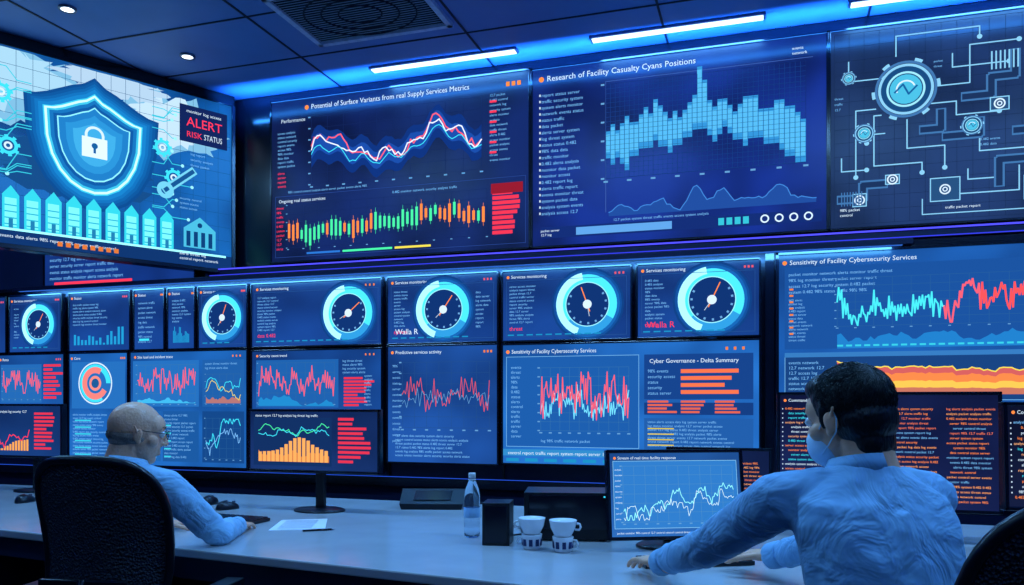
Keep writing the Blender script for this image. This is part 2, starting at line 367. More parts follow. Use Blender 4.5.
def d_schem(g,w,h):
    LC=(130,195,232);LC2=(60,110,165)
    g.grid((.02,.02,w-.02,h-.02),22,14,(26,48,88),.002,.7,False)
    def pipe(p,wd=.03):
        g.line(p,wd,LC2); g.line(p,wd*.6,(25,48,88)); 
    for p in [[(.10,1.0),(.10,.88),(.30,.88)],[(.42,.62),(.42,.45),(.62,.45),(.62,.32)],[(.58,.8),(.75,.8),(.75,1.02),(1.0,1.02)],[(.25,.70),(.14,.70),(.14,.30)],[(.8,.55),(.8,.4),(1.05,.4),(1.05,.6),(1.25,.6)],[(.66,.98),(.66,.9),(.95,.9)],[(.3,.55),(.2,.55),(.2,.5)],[(1.0,.3),(1.0,.16),(.62,.16)],[(1.1,.9),(1.3,.9),(1.3,.3)],[(1.4,.8),(1.7,.8),(1.7,.4),(1.4,.4)],[(.28,.66),(.24,.66),(.24,.36),(.5,.36),(.5,.3)],[(.55,.7),(.68,.7),(.68,.62),(.9,.62)],[(.06,.42),(.06,.34),(.2,.34)],[(.36,1.0),(.36,1.12),(.8,1.12),(.8,1.06)],[(.74,.3),(.74,.24),(.9,.24)]]: 
        g.line(p,.007,LC); g.disc(p[-1][0],p[-1][1],.014,LC)
    for p in [[(.05,.17),(.18,.17),(.18,.25),(.30,.25)],[(.72,.72),(.86,.72),(.86,.82),(.98,.82),(.98,.95)],[(.9,.2),(.9,.34),(1.1,.34)],[(.98,.5),(1.12,.5),(1.12,.75)],[(.5,.55),(.6,.55),(.6,.65)],[(.62,.50),(.8,.50),(.8,.58)]]: pipe(p,.055)
    for cx,cy,r in [(.413,.80,.15),(.186,.56,.05),(.1,.90,.035),(1.2,.75,.09),(1.55,.6,.14),(.76,.55,.05)]:
        g.ring(cx,cy,r*1.02,r*1.12,0,360,LC2); g.disc(cx,cy,r,(22,70,120)); g.ring(cx,cy,r*.9,r,0,360,LC); g.ring(cx,cy,r*.62,r*.7,0,360,(150,220,240)); g.disc(cx,cy,r*.58,(70,180,215))
        for a in range(0,360,60): g.ring(cx,cy,r*1.12,r*1.24,a,a+14,LC)
        g.ring(cx,cy,r*.3,r*.36,20,200,WH); g.line([(cx-r*.4,cy-r*.1),(cx-.1*r,cy+r*.2),(cx+.1*r,cy-r*.2),(cx+r*.4,cy+r*.1)],r*.07,(20,90,150))
    for a,b,c,d in [(.12,.12,.2,.2),(.54,.12,.70,.26),(.85,.62,.95,.70),(1.02,.1,1.2,.24),(.30,.24,.38,.30)]:
        g.rect((a,b,c,d),(35,75,120)); g.frame((a,b,c,d),LC,.006); g.ring((a+c)/2,(b+d)/2,.022,.03,0,360,WH); g.ring((a+c)/2,(b+d)/2,.008,.014,0,360,WH)
    g.line([(.5,.14),(.5,.05),(1.7,.05)],.006,LC)
    for i in range(8): g.line([(.06+.016*i,.13),(.06+.016*i,.21)],.006,LC2)
    g.words((.05,.06,.28,.12),2,WH,.024,1,3); g.words((.62,.07,.95,.1),1,WH,.022,1,3); g.words((.8,.42,.98,.48),2,LB,.02,1,2)
    g.words((.56,.9,.64,.96),2,LB,.018,1,1); g.words((.02,.7,.12,.8),3,LB,.02,1,1)
    for i in range(7): g.line([(.86+.022*i,.86),(.86+.022*i,.96)],.008,LC)
wall_screen('video_wall_display',.386,2.25,2.39,3.58,5.22,d_schem,bgc=((18,33,68),(24,44,86)))
def shield(cx,cy,a,b):
    pts=[]
    for i in range(13):
        t=i/12; pts.append((cx-a+2*a*t, cy+b*(.72+.28*math.cos((t-.5)*2*math.pi)*.6+ (.1 if abs(t-.5)<.01 else 0))))
    for i in range(1,12):
        t=i/12; x=a*math.cos(t*math.pi); y=-abs(math.sin(t*math.pi))**.75*b*1.0
        pts.append((cx+x,cy+b*.5*(1-math.sin(t*math.pi))+y*1.0))
    return pts
def d_shield(g,w,h):
    def blob2(cx,cy,rx,ry,seed,col):
        r=random.Random(seed); g.poly([(min(w-.01,max(.01,cx+rx*(1+r.uniform(-.3,.25))*math.cos(a*math.pi/20))),min(h-.01,max(.01,cy+ry*(1+r.uniform(-.35,.3))*math.sin(a*math.pi/20)))) for a in range(40)],col)
    blob2(.75,1.05,.5,.28,1,(120,180,215)); blob2(.72,1.07,.42,.22,11,(160,205,230)); blob2(1.85,1.0,.36,.22,2,(120,180,215)); blob2(1.84,1.02,.30,.17,12,(185,215,235)); blob2(1.45,1.18,.35,.08,5,(170,200,225)); blob2(1.2,.55,.5,.2,7,(20,72,130)); blob2(.6,.6,.3,.2,4,(24,85,145))
    g.grid((.01,.01,w-.01,h-.01),24,12,(24,90,150),.0025,.7,False)
    g.rect((0,0,w,.1),(14,50,105))
    cx,cy=1.33,.74
    cols=[(12,72,138),(13,82,150),(15,94,164),(18,108,180),(22,124,195)]
    for k,c in enumerate(cols): g.poly(shield(cx,cy,.30*(1.42-.07*k),.33*(1.38-.06*k)),c)
    for k,(sc,col) in enumerate([(1.05,(60,200,235)),(1.02,(200,250,255)),(.97,(60,190,225)),(.92,(22,110,180)),(.84,(14,84,156)),(.77,(140,235,250)),(.74,(30,120,190)),(.60,(40,140,205)),(.45,(60,165,220))]):
        g.poly(shield(cx,cy,.30*sc,.33*sc),col)
    g.ring(cx,cy+.06,.045,.062,0,180,WH); g.rects([(cx-.062,cy+.03,cx-.045,cy+.07),(cx+.045,cy+.03,cx+.062,cy+.07)],WH); g.rect((cx-.08,cy-.09,cx+.08,cy+.045),WH,1.1); g.disc(cx,cy-.01,.02,(20,90,150)); g.rect((cx-.008,cy-.06,cx+.008,cy),(20,90,150))
    r=random.Random(4)
    for i in range(24):
        sd=-1 if i%2 else 1; y=.35+.75*r.random(); x0=cx+sd*.38; x1=cx+sd*r.uniform(.5,.72); y1=y+r.uniform(-.12,.12)
        g.line([(x0,y),(x0+sd*.08,y),(x0+sd*.08+sd*.06,y1),(x1,y1)],.006,CY,.8); g.disc(x1,y1,.012,(150,230,250))
    for cx2,cy2 in [(.78,.95),(.82,.62),(1.86,.62),(1.78,.82)]:
        g.ring(cx2,cy2,.035,.055,0,360,CY); g.ring(cx2,cy2,.012,.024,0,360,WH)
        for a in range(0,360,45): g.ring(cx2,cy2,.055,.068,a,a+20,CY)
    for sc,col in ((.06,(110,200,230)),(.03,(20,80,140))):
        g.line([(1.80,.52),(2.0,.69)],sc,col)
    g.ring(1.80,.52,.03,.06,0,360,(110,200,230))
    for i in range(12):
        x=.42+.122*i; g.poly([(x,.10),(x+.095,.10),(x+.095,.31),(x+.048,.37),(x,.31)],(50,205,225)); g.rect((x+.014,.11,x+.08,.29),(120,240,245)); g.rects([(x+.014,.12+.04*j,x+.08,.128+.04*j) for j in range(4)],(40,170,205))
        g.rect((x+.036,.10,x+.06,.16),(30,120,170))
    g.rect((0,.085,w-.05,.10),(150,240,250),1.2)
    g.poly([(1.93,.13),(2.17,.13),(2.17,.27),(2.05,.36),(1.93,.27)],(70,180,215)); g.rects([(1.95+.055*i,.14,1.98+.055*i,.25) for i in range(4)],(12,60,115)); g.disc(2.05,.30,.018,(12,60,115))
    g.words((1.9,.03,2.25,.1),2,WH,.03,1,3)
    g.rect((1.90,.90,2.26,1.17),(16,34,86)); g.words((1.95,1.11,2.24,1.15),1,WH,.035,1,3); g.text('ALERT',1.95,1.02,.095,RD,1.1,.27); g.text('RISK',1.95,.94,.06,RD,1.0,.12); g.text('STATUS',2.08,.94,.06,WH,.9,.14)
    g.words((1.9,.40,2.25,.50),3,LB,.025,1,2); g.words((.5,.03,1.7,.075),1,WH,.03,1,12); g.words((1.98,.72,2.24,.84),3,LB,.026,1,2)
    g.rects([(1.1+.05*i,.02,1.13+.05*i,.05) for i in range(8)],OR,.7)
dirx,diry=.4617,.887
cxs,cys=-3.88-dirx*1.15,5.22-diry*1.15
ob=wall_screen('angled_video_wall_display',0,2.3,0,1.25,0,d_shield,bez=.03,thick=.09,rz=math.radians(62.5),ctr=(cxs,CAMY+cys-.04,2.965),bgc=((6,56,118),(14,82,150)))
mb=MB()
for x in(-.8,.8): mb.tube([(x,.06,.6),(x,.06,.70)],.02,M_metal)
mb.box((0,.06,.685),(2.36,.1,.05),M_bezel)
mb.build('ceiling_mount',(0,0,0),(0,0,0),ob)
def d_small(g,w,h):
    g.head('Sector traffic overview',.06,.5); g.words((.05,.1,w-.1,h-.15),9,LB,.04,1,6); g.rects([(.1,.05,.9,.09)],RD)
wall_screen('wall_display',-5.75,-4.25,2.24,2.95,5.22,d_small,bgc=((10,34,90),(14,44,110)))
# ---------------------------------------------------------------- console rack
mb=MB()
mb.box((-2.35,-.24,1.1),(8.0,.5,2.16),M_cons)
mb.box((-2.35,-.26,2.19),(8.05,.56,.03),M_bezel)
for i in range(40): mb.box((-6.1+.19*i,-.495,.62),(.12,.012,.012),M_black); 
for i in range(40): mb.box((-6.1+.19*i,-.495,.66),(.12,.012,.012),M_black)
for x in(-3.357,-2.338,-1.55,-.724,.03): mb.box((x,-.5,1.5),(.012,.03,1.3),M_black)
mb.box((.03,-.53,1.5),(.05,.06,1.36),M_bezel)
mb.box((-2.35,-.505,.82),(8,.03,.06),M_bezel)
mb.box((-2.35,-.522,.852),(7.9,.008,.004),em((40,90,230),.7))
mb.build('console_cabinet',bevel=.004)
PM=4.7
GB=((14,42,102),(18,56,124))
def gscreen(u0,u1,gc,r,ang,mode=0,z0=1.715,z1=2.135,nm='gauge_monitor'):
    def d(g,w,h):
        g.head('Services monitoring',.028,.45)
        x=(gc-u0)
        if x>w*.5: g.words((.04,.10,x-r*1.3,h-.08),11,LB,.024,1,3); g.words((.04,.05,x-r*1.3,.1),1,RD,.034,1,2)
        g.gauge(x,h*.49,r,ang)
        if w-x-r>.12: g.words((x+r*1.25,.08,w-.03,h-.1),9,LB,.02,1,2)
        g.frame((.02,.02,w-.02,h-.055),(35,75,135),.003)
        if mode: g.text('Walla R',.05,.055,.05,RD if mode==1 else WH)
        g.rects([(.03+.06*i,.028,.07+.06*i,.036) for i in range(int(w/.07)-1)],CY2,.8)
    wall_screen(nm,u0,u1,z0,z1,PM-.02,d,bez=.011,thick=.03,bgc=GB)
gscreen(-.703,-.028,-.284,.178,65,1)
gscreen(-1.532,-.748,-1.005,.178,110)
gscreen(-2.312,-1.572,-1.93,.174,55,2)
gscreen(-3.335,-2.362,-2.60,.174,40)
gscreen(-3.77,-3.38,-3.58,.155,70)
gscreen(-5.50,-5.0,-5.22,.150,60)
def d_txt(g,w,h):
    g.head('Status',.028,.5); g.words((.03,.04,w-.03,h-.07),9,LB,.024,1,5); g.rects([(.04,.06,w*.5,.075)],CY)
def d_txt2(g,w,h):
    g.head('Status',.028,.5); g.words((.03,.18,w-.03,h-.07),7,LB,.022,1,5); g.bars((.04,.04,w-.04,.17),series(14,int(w*99)),CY2,.6)
wall_screen('status_monitor',-4.92,-4.37,1.715,2.135,PM-.02,d_txt2,bez=.011,thick=.03,bgc=GB)
wall_screen('status_monitor',-4.325,-4.07,1.715,2.135,PM-.02,d_txt,bez=.011,thick=.03,bgc=GB)
wall_screen('status_monitor',-4.03,-3.81,1.715,2.135,PM-.02,d_txt2,bez=.011,thick=.03,bgc=GB)
wall_screen('status_monitor',-6.1,-5.54,1.715,2.135,PM-.02,d_txt,bez=.011,thick=.03,bgc=GB)
LBG=((22,76,148),(30,96,172))
def spikes(n,seed,a=.25):
    r=random.Random(seed); v=.5;o=[]
    for i in range(n):
        v+=.25*(.5-v)+r.gauss(0,a*.35); o.append(min(.97,max(.03,v+(1 if i%2 else -1)*abs(r.gauss(0,a*.5)))))
    return o
def d_main(g,w,h):
    g.head('Sensitivity of Facility Cybersecurity Services',.034,.35,.03)
    g.rect((0,.045,w,.085),(45,130,190)); g.words((.03,.045,w-.5,.085),1,WH,.028,1,9); g.rect((w-.4,.055,w-.2,.078),YL); g.rect((w-.18,.055,w-.05,.078),GN); g.rects([(.02+.12*i,.01,.1+.12*i,.03) for i in range(10)],CY2,.8)
    X=w*.555; g.rect((.02,.1,X,h-.07),(26,86,160)); g.frame((.02,.1,X,h-.07),(110,175,225),.003); g.words((.05,.15,.18,h-.12),15,LB,.026,1,1); 
    r=(.24,.2,X-.06,h-.14); g.grid(r,9,7,(60,125,185)); g.wave(r,[.7*x+.05 for x in spikes(84,6,.25)],.005,(110,215,245)); g.wave(r,[.8*x+.15 for x in spikes(76,5,.36)],.0058,PK)
    g.words((.24,.12,X-.05,.17),1,LB,.024,1,12)
    g.rect((X+.03,h-.33,w-.03,h-.07),(20,62,130)); g.rect((X+.03,.3,w-.03,h-.35),(18,56,120)); g.rect((X+.03,.10,w-.03,.28),(30,86,158))
    g.text('Cyber Governance - Delta Summary',X+.06,h-.12,.034,WH,1,.5)
    g.words((X+.05,h-.31,X+.22,h-.15),5,LB,.026,1,2); g.rects([(X+.24,h-.18-.04*i,X+.24+.32*(1-.12*(i%3)),h-.158-.04*i) for i in range(4)],(245,115,75),.9)
    g.rects([(X+.05+.19*(i%3),.31+.02*(i//3),X+.05+.19*(i%3)+.17*g.rnd.uniform(.6,1),.322+.02*(i//3)) for i in range(12)],(235,105,85),.8)
    g.words((X+.05,.11,w-.05,.27),7,LB,.022,1,8); g.rects([(X+.05,.12+.032*i,X+.2,.127+.032*i) for i in range(4)],YL,.7)
wall_screen('analytics_monitor',-1.532,-.028,.965,1.685,PM-.02,d_main,bez=.011,thick=.03,bgc=LBG)
def d_l4(g,w,h):
    g.head('Predictive services activity',.03,.6); g.words((.03,.12,.1,h-.1),14,LB,.022,1,1)
    r=(.1,.22,w-.05,h-.1); g.grid(r,7,6,(40,85,145)); g.wave(r,[x*.6+.2 for x in spikes(52,15,.35)],.004,PK,.75); g.wave(r,[x*.4+.25 for x in spikes(40,16,.3)],.003,LB,.7)
    g.words((.05,.03,w-.05,.18),6,LB,.022,1,8)
wall_screen('analytics_monitor',-2.312,-1.572,.955,1.69,PM-.02,d_l4,bez=.011,thick=.03,bgc=((18,54,116),(24,68,138)))
def d_l3(g,w,h):
    g.head('Security event trend',.026,.4); X=w*.68
    r=(.05,.06,X-.03,h-.08); g.rect((.03,.03,X,h-.06),(28,90,162)); g.grid(r,8,4,(55,115,175)); g.wave(r,[.8*x+.15 for x in spikes(70,25,.38)],.0058,PK); g.area((.05,.04,X-.03,.12),series(30,3),(30,130,195))
    g.words((X+.03,h-.16,w-.02,h-.06),4,LB,.022,1,3); g.rects([(X+.04,.04+.022*i,X+.04+.24*g.rnd.uniform(.4,1),.054+.022*i) for i in range(9)],RD,.8); g.words((X+.19,.04,w-.02,.25),9,LB,.02,1,1)
wall_screen('analytics_monitor',-3.335,-2.362,1.27,1.68,PM-.02,d_l3,bez=.011,thick=.03,bgc=((16,52,114),(20,66,134)))
def d_l3c(g,w,h): g.words((.04,.04,w-.05,h-.04),10,LB,.024,1,8)
wall_screen('status_monitor',-3.335,-2.362,.88,1.24,PM-.02,d_l3c,bez=.011,thick=.03,bgc=((12,34,76),(16,44,90)))
def d_l2(g,w,h):
    X=w*.60; g.head('Site load and incident trace',.028,.5)
    g.rect((.02,h*.52,X,h-.06),(34,104,178)); r=(.06,h*.55,X-.03,h-.09); g.grid(r,7,4,(65,130,185)); g.wave(r,[.8*x+.15 for x in spikes(60,31,.38)],.0058,PK); g.area((.06,h*.55,X-.03,h*.6),series(30,4),(60,175,225))
    g.rect((X+.03,h*.52,w-.02,h-.06),(28,88,158)); r=(X+.06,h*.55,w-.05,h-.16); g.grid(r,5,4,(55,115,175)); g.area(r,[x*.4 for x in series(24,6,.1,.1)],(170,110,110)); g.wave(r,series(24,8,.1,.2),.005,CY); g.wave(r,series(24,9,.1,.2),.004,YL)
    g.words((X+.05,h-.13,w-.04,h-.07),2,LB,.022,1,4)
    g.rect((.02,.03,X*.45,h*.48),(28,92,162)); g.words((.04,.05,X*.43,h*.46),12,LB,.022,1,4)
    g.rect((X*.48,.03,X,h*.48),(24,82,150)); g.words((X*.5,.05,X*.98,h*.46),12,LB,.022,1,4); g.rects([(X*.5,.06+.055*i,X*.6,.07+.055*i) for i in range(5)],CY,.8)
    g.rect((X+.03,.03,w-.02,h*.48),(18,66,128)); r=(X+.06,.06,w-.05,h*.42); g.grid(r,5,4,(45,105,165)); g.wave(r,series(36,12,.1,.08),.006,CY); g.wave(r,series(36,19,.08,.1),.005,LB)
wall_screen('analytics_monitor',-4.36,-3.38,.885,1.69,PM-.02,d_l2,bez=.011,thick=.03,bgc=((18,70,138),(24,86,158)))
def d_l1(g,w,h):
    g.head('Core',.028,.4); g.rect((.02,h*.5,w-.02,h-.06),(34,104,178))
    cx,cy=w*.45,h*.73; g.ring(cx,cy,.10,.14,0,300,CY); g.ring(cx,cy,.075,.12,60,330,(235,125,120)); g.disc(cx,cy,.055,(235,135,125)); g.disc(cx,cy,.035,(26,84,142)); g.ring(cx,cy,.145,.155,0,360,WH)
    g.words((.03,.04,w-.04,h*.46),13,LB,.022,1,5); g.rects([(.05,.06+.05*i,.2,.07+.05*i) for i in range(6)],CY,.8)
wall_screen('analytics_monitor',-4.92,-4.39,.885,1.69,PM-.02,d_l1,bez=.011,thick=.03,bgc=((18,70,138),(24,86,158)))
def d_l0(g,w,h):
    g.head('Rates',.028,.4); r=(.05,.06,w*.65,h-.1); g.rect((.03,.03,w*.67,h-.07),(32,98,170)); g.grid(r,6,4,(60,125,180)); g.wave(r,[.8*x+.15 for x in spikes(48,41,.38)],.0058,PK)
    g.rects([(w*.7,.06+.03*i,w*.7+.2*g.rnd.uniform(.4,1),.078+.03*i) for i in range(9)],RD,.8)
wall_screen('analytics_monitor',-5.62,-4.975,1.30,1.69,PM-.02,d_l0,bez=.011,thick=.03,bgc=((18,64,130),(22,76,146)))
def d_r1(g,w,h):
    g.head('Sensitivity of Facility Cybersecurity Services',.036,.5,.03)
    g.rect((.03,.30,w-.03,h-.07),(24,76,148)); g.words((.05,.34,.26,h-.24),12,LB,.026,1,2); g.words((.05,h-.22,.7,h-.09),4,LB,.024,1,7)
    r=(.30,.42,w*.98,h-.14); g.grid(r,12,6,(45,105,170)); g.rects([(.055,.38+.035*i,.075,.39+.035*i) for i in range(8)],OR,.8)
    n=150; sp=spikes(n,55,.4); sp=[(x-.5)*.7+.42+.08*math.sin(i*.2+2)+(.22*(i-70)/60 if i>70 else 0) for i,x in enumerate(sp)]; sp=[min(1,x) for x in sp]
    p=g.ser(r,sp); g.line(p[:72],.008,(70,225,235)); g.line(p[71:95],.009,PK); g.line(p[94:],.009,(250,80,85))
    g.area((.30,.30,w*.98,.42),series(60,14,.1,.3),(30,120,192)); g.rects([(.30+.045*i,.31,.30+.045*i+.03,.32) for i in range(24)],CY,.8)
    g.rect((.03,.02,w-.03,.28),(22,62,120)); g.frame((.03,.02,w-.03,.28),(110,175,225),.003); g.rect((.03,.255,w-.03,.28),(50,115,180))
    q=(.30,.05,w*.96,.24); s1=[.75-.2*i/60+.25*x for i,x in enumerate(series(60,2,.12,.25))]
    g.area(q,s1,(200,90,90)); g.area(q,[x*.78 for x in s1],(235,130,70)); g.area(q,[x*.5 for x in s1],(240,190,80)); g.area(q,[x*.25 for x in s1],(190,110,90)); g.wave(q,s1,.006,YL)
    g.words((.05,.04,.28,.24),7,LB,.026,1,3)
wall_screen('analytics_display',.078,1.5,1.33,2.15,PM-.02,d_r1,bez=.018,thick=.05,bgc=((18,64,130),(22,78,150)))
# ---------------------------------------------------------------- desk
DZ=.77
def edge(u): return CAMY+2.32-.126*u
mb=MB()
mb.prism([(-6.0,edge(-6.0)),(2.6,edge(2.6)),(2.6,CAMY+4.2),(-6.0,CAMY+4.2)],DZ-.035,DZ,M_desk)
mb.prism([(-5.95,edge(-6.0)+.07),(2.55,edge(2.6)+.07),(2.55,edge(2.6)+.09),(-5.95,edge(-6.0)+.09)],DZ-.14,DZ-.035,M_deskd)
mb.box((-1.7,CAMY+4.1,.37),(8.4,.03,.735),M_deskd)
for x in(-5.9,-3.6,-1.2,1.15,2.5):
    y0=edge(x)+.12;y1=CAMY+4.1; mb.box((x,(y0+y1)/2,.37),(.04,y1-y0,.735),M_deskd)
mb.build('control_desk',bevel=.006)
# ---------------------------------------------------------------- desk monitors
def desk_monitor(u,perp,zc,w,h,rz,tilt,drawer,bgc,base='oval',name='desk_monitor'):
    mb=MB(); b=.014; H=zc-DZ
    mb.M=Matrix.Translation((0,0,H))@Matrix.Rotation(math.radians(-tilt),4,'X')
    mb.box((0,.018,0),(w+2*b,.028,h+2*b),M_bezel)
    mb.box((0,.042,-.01),(w*.6,.03,h*.6),M_black)
    for sx in(-1,1): mb.box((sx*(w/2+b/2),.0,0),(b,.012,h+2*b),M_bezel)
    for sz in(-1,1): mb.box((0,.0,sz*(h/2+b/2)),(w+2*b,.012,b),M_bezel)
    mb.M=Matrix.Identity(4)
    mb.box((0,.085,(H+.02)/2),(.05,.025,H+.02),M_black); mb.box((0,.065,H),(.1,.05,.08),M_black)
    mb.lathe([(.0,0),(.14,0),(.14,.008),(.125,.014),(.03,.02),(0,.02)],M_black,(0,.07,0),sy=.75,cap=False)
    ob=mb.build(name,(u,CAMY+perp,DZ),(0,0,math.radians(rz)),bevel=.003)
    g=G(w,h); g.base(bg(*bgc)); drawer(g,w,h); mk_graphics(g,name,ob,(0,.002,H),(math.radians(-tilt),0,0))
    return ob
def d_l3b(g,w,h):
    g.rect((.02,.02,w*.65,h-.03),(16,44,92)); r=(.05,.04,w*.63,h*.55); g.area(r,[.75*x for x in series(24,6,.12,.12,.6)],(200,120,70)); g.bars(r,[.3+.6*math.exp(-((i-9)/4)**2)+.15*x for i,x in enumerate(series(16,7,.15,.1,.7))],(240,165,90),.75); 
    g.wave((.05,h*.55,w*.63,h*.85),series(40,9,.1,.2),.004,GN); g.wave((.05,h*.5,w*.63,h*.8),series(40,10,.1,.2),.004,CY)
    g.rects([(w*.7,.04+.024*i,w*.7+.19*g.rnd.uniform(.4,1),.054+.024*i) for i in range(10)],RD,.8); g.words((.03,h-.03,w-.1,h-.008),1,WH,.018,1,9)
desk_monitor(-2.22,3.62,1.139,.745,.30,0,0,d_l3b,((12,32,76),(18,42,92)))
def d_l0b(g,w,h):
    r=(.03,.03,w*.55,h-.08); g.bars(r,sorted(series(12,17,.2,.1)),(240,160,80),.7); g.wave(r,series(20,5,.1,.2),.006,RD)
    g.rects([(w*.62,.04+.024*i,w*.62+.19*g.rnd.uniform(.4,1),.054+.024*i) for i in range(10)],RD,.8); g.words((.03,h-.05,w-.1,h-.01),1,WH,.022,1,9)
desk_monitor(-4.42,3.87,1.157,.56,.31,0,0,d_l0b,((14,40,90),(18,50,104)))
def d_fg(g,w,h):
    g.head('Stream of real time facility response',.016,.75,.02,False)
    g.rect((.012,.03,w-.012,h-.03),(44,116,190)); g.frame((.012,.03,w-.012,h-.03),(140,205,240),.0015)
    r=(.05,.055,w-.03,h-.05); g.grid(r,10,6,(88,156,214),.0012)
    sh=[.12+.30*(i/90)+.28*math.exp(-((i-40)/7)**2)+.35*math.exp(-((i-62)/6)**2)+.25*math.exp(-((i-82)/6)**2) for i in range(90)]
    g.wave(r,[max(.03,b+.45*(x-.5)) for b,x in zip(sh,series(90,14,.14,.3))],.003,(140,240,245)); g.wave(r,[max(.03,b*.8+.35*(x-.5)) for b,x in zip(sh,series(90,24,.14,.3))],.002,(205,238,250))
    g.words((.018,.06,.045,h-.05),10,WH,.009,1,1); g.words((.02,.006,w-.1,.026),1,WH,.011,1,14)
desk_monitor(-.325,3.15,.985,.52,.32,24,8,d_fg,((24,66,128),(34,86,152)))
def d_code(g,w,h,c1=WH,sz=.0135,cols=None):
    cols=max(2,round(w/.22))
    rows=int(h/.021); st=(h-.05)/rows
    g.head('Command output log',.018,.3,.02,False)
    for i in range(rows-1):
        y=h-.045-st*(i+1)
        for c in range(cols):
            x0=.02+c*(w/cols)+g.rnd.choice([0,.012,.024]); col=g.rnd.choice([WH,LB,OR,CY,(240,170,120)]) if c==0 else g.rnd.choice([OR,OR,(240,120,80),(250,160,90),LB])
            g.words((x0,y,(c+1)*w/cols-.008,y+st),1,col,sz,1.2,6); 
    g.rects([(.008,h-.06-st*i,.012,h-.055-st*i) for i in range(rows-2)],WH,.8)
desk_monitor(-.20,3.75,.965,.44,.31,0,2,d_code,((12,22,56),(16,30,70)))
desk_monitor(.475,3.60,1.14,.82,.46,0,2,d_code,((12,18,52),(18,28,70)))
desk_monitor(1.03,3.15,1.16,.5,.34,14,2,d_code,((10,14,36),(14,20,46)))
# ---------------------------------------------------------------- desk objects
def P(u,p,z=DZ): return (u,CAMY+p,z)
mb=MB()
mb.lathe([(0,.003),(.026,0),(.033,.006),(.034,.03),(.032,.04),(.034,.05),(.034,.10),(.032,.108),(.034,.116),(.034,.17),(.030,.20),(.018,.232),(.0135,.24),(.0135,.252)],M_clear,cap=False)
mb.lathe([(.0345,.085),(.0348,.086),(.0348,.125),(.0345,.126)],M_water,cap=False)
mb.lathe([(0,.272),(.0145,.272),(.0155,.268),(.0155,.25),(.0135,.25)],M_white,cap=False)
mb.lathe([(.016,.242),(.018,.243),(.016,.246)],M_white,cap=False)
mb.build('water_bottle',P(-1.18,3.18))
def mug(u,p,rz):
    mb=MB()
    mb.lathe([(0,.0),(.030,0),(.034,.006),(.040,.05),(.041,.058),(.038,.058),(.0,.056)],M_white,cap=False)
    for i in range(9):
        a=i*.7; mb.box((.0375*math.cos(a),.0375*math.sin(a),.028),(.004,.014,.026),M_blue,Matrix.Rotation(a,3,'Z'))
    mb.lathe([(0,.055),(.026,.056),(.034,.064),(.047,.09),(.053,.118),(.0535,.121),(.051,.121),(.045,.09),(.032,.07),(0,.066)],M_white,cap=False,n=40)
    mb.tube([(.046,0,.085),(.062,0,.084),(.068,0,.095),(.064,0,.106),(.052,0,.108)],.0045,M_white,8)
    mb.tube([(.036,0,.018),(.052,0,.018),(.058,0,.03),(.052,0,.043),(.038,0,.045)],.004,M_white,8)
    mb.build('coffee_mug',P(u,p),(0,0,rz))
mug(-.865,3.0,math.radians(200)); mug(-.735,2.98,math.radians(10))
mb=MB(); mb.box((0,0,.085),(.11,.13,.17),M_black); mb.box((0,-.066,.085),(.09,.004,.15),M_bezel)
mb.tube([(.02,.06,.03),(.03,.12,.01),(.08,.2,.006),(.05,.35,.006),(-.05,.5,.006)],.004,M_black)
mb.build('desktop_speaker',P(-1.03,3.08),(0,0,math.radians(10)),bevel=.008)
mb=MB(); mb.box((0,0,.105),(.36,.22,.19),M_black); mb.box((0,-.111,.12),(.32,.004,.14),M_bezel)
for x in(-.14,.14):
    for y in(-.08,.08): mb.lathe([(0,0),(.012,0),(.012,.012)],M_black,(x,y,0))
mb.box((.15,-.114,.185),(.01,.004,.006),em(CY))
mb.tube([(.16,.11,.04),(.17,.2,.01),(.3,.3,.006),(.4,.42,.006)],.004,M_black)
mb.build('mini_computer_tower',P(-.79,3.30),(0,0,math.radians(12)),bevel=.008)
mb=MB()
mb.add([(-.16,-.08,0),(.16,-.08,0),(.16,.08,0),(-.16,.08,0),(-.17,-.08,.03),(.17,-.08,.03),(.18,.08,.095),(-.18,.08,.095)],[(3,2,1,0),(4,5,6,7),(0,1,5,4),(1,2,6,5),(2,3,7,6),(3,0,4,7)],M_black)
mb.box((0,.0,.066),(.2,.1,.004),M_bezel,Matrix.Rotation(math.atan2(.065,.16),3,'X'))
mb.tube([(.1,.08,.03),(.14,.14,.006),(.3,.2,.006)],.004,M_black)
mb.build('docking_hub',P(-1.70,3.98),(0,0,math.radians(15)),bevel=.005)
def mouse(u,p,rz,s=1):
    mb=MB(); vs=[];fs=[];n=20;m=8
    for j in range(m+1):
        t=j/m*math.pi/2
        for i in range(n):
            a=2*math.pi*i/n; vs.append((.032*s*math.cos(a)*max(0,math.cos(t))**.6,.055*s*math.sin(a)*max(0,math.cos(t))**.6,.035*s*math.sin(t)*(1-.15*math.sin(a))))
    for j in range(m):
        for i in range(n): fs.append((j*n+i,j*n+(i+1)%n,(j+1)*n+(i+1)%n,(j+1)*n+i))
    mb.add(vs,fs+[list(range(n))[::-1]],M_black,True); mb.box((0,.03*s,.031*s),(.006,.018,.008),M_metal)
    mb.build('computer_mouse',P(u,p),(0,0,rz))
mouse(-2.95,3.75,.3,1.3); mouse(-2.72,3.6,-.4,1.2); mouse(-4.0,3.5,.1,1.2)
def keyboard(u,p,rz):
    mb=MB(); mb.box((0,0,.009),(.40,.14,.014),M_black)
    for j in range(5):
        for i in range(14): mb.box((-.182+.028*i,-.052+.026*j,.019),(.022,.020,.008),M_bezel)
    mb.build('computer_keyboard',P(u,p),(0,0,math.radians(rz)),bevel=.002)
keyboard(-.24,2.90,27)
keyboard(-2.46,3.25,-4)
